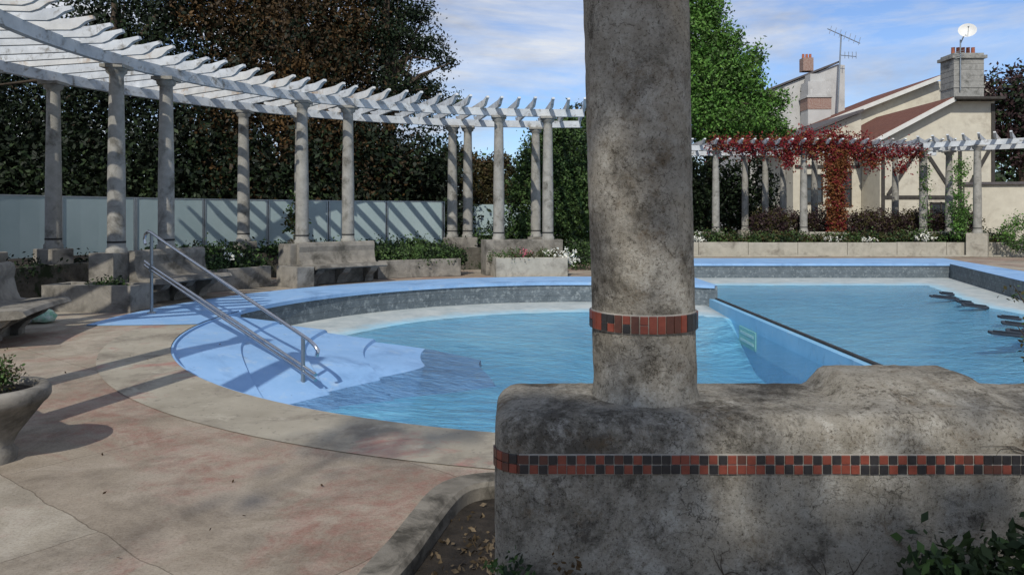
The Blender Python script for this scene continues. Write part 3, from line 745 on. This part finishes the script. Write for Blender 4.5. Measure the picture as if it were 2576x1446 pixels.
kerbm=M('kerb_concrete',(.12,.108,.088),(.22,.20,.165),5,.9,.6,50,[((.05,.045,.035),3.,.48,.62)])
mb.obj('planter_kerb',kerbm)
inn=[tuple(p) for p in B]+[(3,.5),(3,4.0)]
curve_sheet('planter_soil',[inn],.05,soil)
leaves('soil_litter',[(-.05,3.2,.06,.3,.8,.01),(-.3,2.7,.06,.3,.8,.01)],120,6,.05,.018,[leafmat('litter',[(.3,(.03,.02,.012)),(.7,(.16,.12,.07))],9)],seed=51,shell=.1,flat=.1)
leaves('foliage_at_wall',[(1.24,1.88,.60,.18,.10,.15),(1.36,1.86,.70,.11,.08,.09),(1.14,1.92,.64,.08,.08,.07),(1.2,1.88,.35,.22,.1,.3)],540,12,.03,.018,[g_dark,g_dark,g_mid],seed=52,shell=.2)
leaves('foliage_at_wall',[(-.02,2.05,.58,.05,.05,.07),(.04,2.04,.56,.04,.05,.05),(0,2.05,.3,.05,.05,.3)],120,12,.015,.011,[g_dark,g_mid],seed=53,shell=.2)
leaves('foliage_at_wall',[(.17,2.05,.58,.04,.03,.06),(.17,2.05,.3,.04,.03,.3)],30,8,.02,.010,[g_brown],seed=54,shell=.2)
e=empty('branch_shrub'); mb=MB()
pts=[(3.1,3.9,.0),(2.9,3.9,.6),(2.8,3.92,1.0),(2.68,3.95,1.22)]
mb.tube(pts,[.012,.009,.006,.002],6); mb.tube([(2.88,3.9,.7),(2.75,3.9,.9),(2.66,3.9,1.02)],[.006,.004,.002],5)
mb.obj('stems',bark,e)
leaves('leaves',[(2.72,3.93,1.18,.1,.05,.02),(2.74,3.9,1.05,.05,.05,.03),(2.74,3.9,.87,.04,.04,.08)],22,7,.02,.014,[g_mid,g_olive],e,seed=55,shell=.1)

# ---------------- bowl planter left ----------------
e=empty('bowl_planter'); mb=MB()
bx,by=-3.38,4.80
mb.lathe([(.14,0),(.15,.06),(.12,.10),(.15,.17),(.24,.29),(.30,.37),(.315,.38),(.335,.41),(.335,.46),(.315,.485),(.27,.485),(.25,.45),(.25,.42)],bx,by,32,0,cap=False)
mb.obj('bowl',conc_bench,e)
mb=MB(); mb.lathe([(.001,.44),(.255,.44)],bx,by,24,0,cap=False); mb.obj('soil',soil,e)
leaves('plant',[(bx-.02,by,.54,.18,.18,.09),(bx+.03,by-.05,.62,.1,.1,.12)],150,12,.035,.013,[g_mid,g_olive],e,seed=61,shell=.1)

# ---------------- handrail ----------------
e=empty('pool_handrail'); mb=MB()
A=Vector((-5.8,11.9,0)); B=Vector((-2.48,8.78,0)); d=(B-A)
def HP(t,z): p=A+d*t; return (p.x,p.y,z)
def zr(t): return 1.30+(.16-1.30)*t
mb.tube([HP(-.055,1.12),HP(-.065,1.20),HP(-.055,1.28),HP(-.03,1.33),HP(0,1.31)]+[HP(t,zr(t)) for t in (.1,.5,.9,1.03)]+[HP(1.055,.08),HP(1.07,.03),HP(1.065,-.04)],.024,10)
for off in (0,.06):
    mb.tube([HP(-.06,.84-off),HP(0,.77-off),HP(1.0,-.20-off),HP(1.06,-.26-off)],.022,10)
mb.obj('rails',steel,e)
mb=MB(); mb.tube([HP(0,.02),HP(0,1.30)],.026,10); mb.tube([HP(1,-.95),HP(1,.16)],.024,10)
mb.lathe([(.07,.012),(.07,.03),(.03,.045)],A.x,A.y,16)
for zz in (.74,): mb.box(HP(0,zz),(.06,.06,.1))
mb.obj('posts',steel_grey,e)

# ---------------- tree behind the camera ----------------
te=tree('shade_tree',(-3.6,-9.5,0),[(-2.25,-7.6,9.2,.42,.4,.32)],34,60,.11,.07,[g_mid,g_dark],71,.22,.1)
leaves('crown_upper',[(-2.25,-7.6,11.0,.7,.7,.9),(-2.1,-7.6,12.3,.7,.7,.8)],44,44,.15,.07,[g_mid,g_dark],te,seed=72,shell=.1)
leaves('crown_side',[(-.55,-7.6,9.0,.6,.6,.4),(.5,-7.6,9.1,.8,.6,.6)],64,50,.14,.07,[g_mid,g_dark],te,seed=73,shell=.1)
leaves('crown_low',[(-1.5,-7.6,8.85,.5,.5,.15)],14,50,.10,.06,[g_mid,g_dark],te,seed=75,shell=.1)
leaves('crown_far',[(-4.3,-7.8,11.6,1.2,.8,.5)],12,32,.16,.07,[g_mid,g_dark],te,seed=74,shell=.1)

# ---------------- world, sun, camera ----------------
dirv=Vector((.25,1,-.88)).normalized()
el=math.asin(-dirv.z); az=math.atan2(-dirv.x,-dirv.y)
W=bpy.data.worlds.new('World'); scene.world=W; W.use_nodes=True
nt=W.node_tree; bg=nt.nodes['Background']
sky=nt.nodes.new('ShaderNodeTexSky'); sky.sky_type='NISHITA'; sky.sun_disc=False
sky.sun_elevation=el; sky.sun_rotation=az; sky.air_density=1.0; sky.dust_density=.6; sky.ozone_density=2.0
tc=nt.nodes.new('ShaderNodeTexCoord'); mp=nt.nodes.new('ShaderNodeMapping'); mp.inputs['Scale'].default_value=(1.6,1.2,6.5); mp.inputs['Rotation'].default_value=(0,math.radians(8),0); mp.inputs['Location'].default_value=(.7,.2,.35)
nt.links.new(tc.outputs['Generated'],mp.inputs['Vector'])
cf=ramp(nt,noi(nt,mp.outputs[0],1.5,10,.62,.6),[(.39,(.08,.08,.08)),(.60,(.92,.92,.92))])
sh=ramp(nt,noi(nt,mp.outputs[0],2.6,6,.6),[(.35,(5.0,5.4,6.3)),(.60,(8.8,9.0,9.3))])
c=mix(nt,cf,mix(nt,1.0,sky.outputs[0],(1.05,1.28,1.65),'MULTIPLY'),sh)
nt.links.new(c,bg.inputs[0]); bg.inputs[1].default_value=.09
sl=bpy.data.lights.new('sun','SUN'); sl.energy=3.6; sl.angle=math.radians(.53); sl.color=(1,.94,.84)
so=bpy.data.objects.new('sun',sl); COL.objects.link(so); so.rotation_euler=dirv.to_track_quat('-Z','Y').to_euler(); so.location=(-5,-15,20)
cam=bpy.data.cameras.new('camera'); co_=bpy.data.objects.new('camera',cam); COL.objects.link(co_)
co_.location=(0,0,1.6); co_.rotation_euler=(math.radians(90),0,0)
cam.lens=26; cam.sensor_width=36; cam.shift_y=-.071; cam.clip_end=1000; cam.clip_start=.05
scene.camera=co_
scene.view_settings.view_transform='Standard'; scene.view_settings.look='None'; scene.view_settings.exposure=0
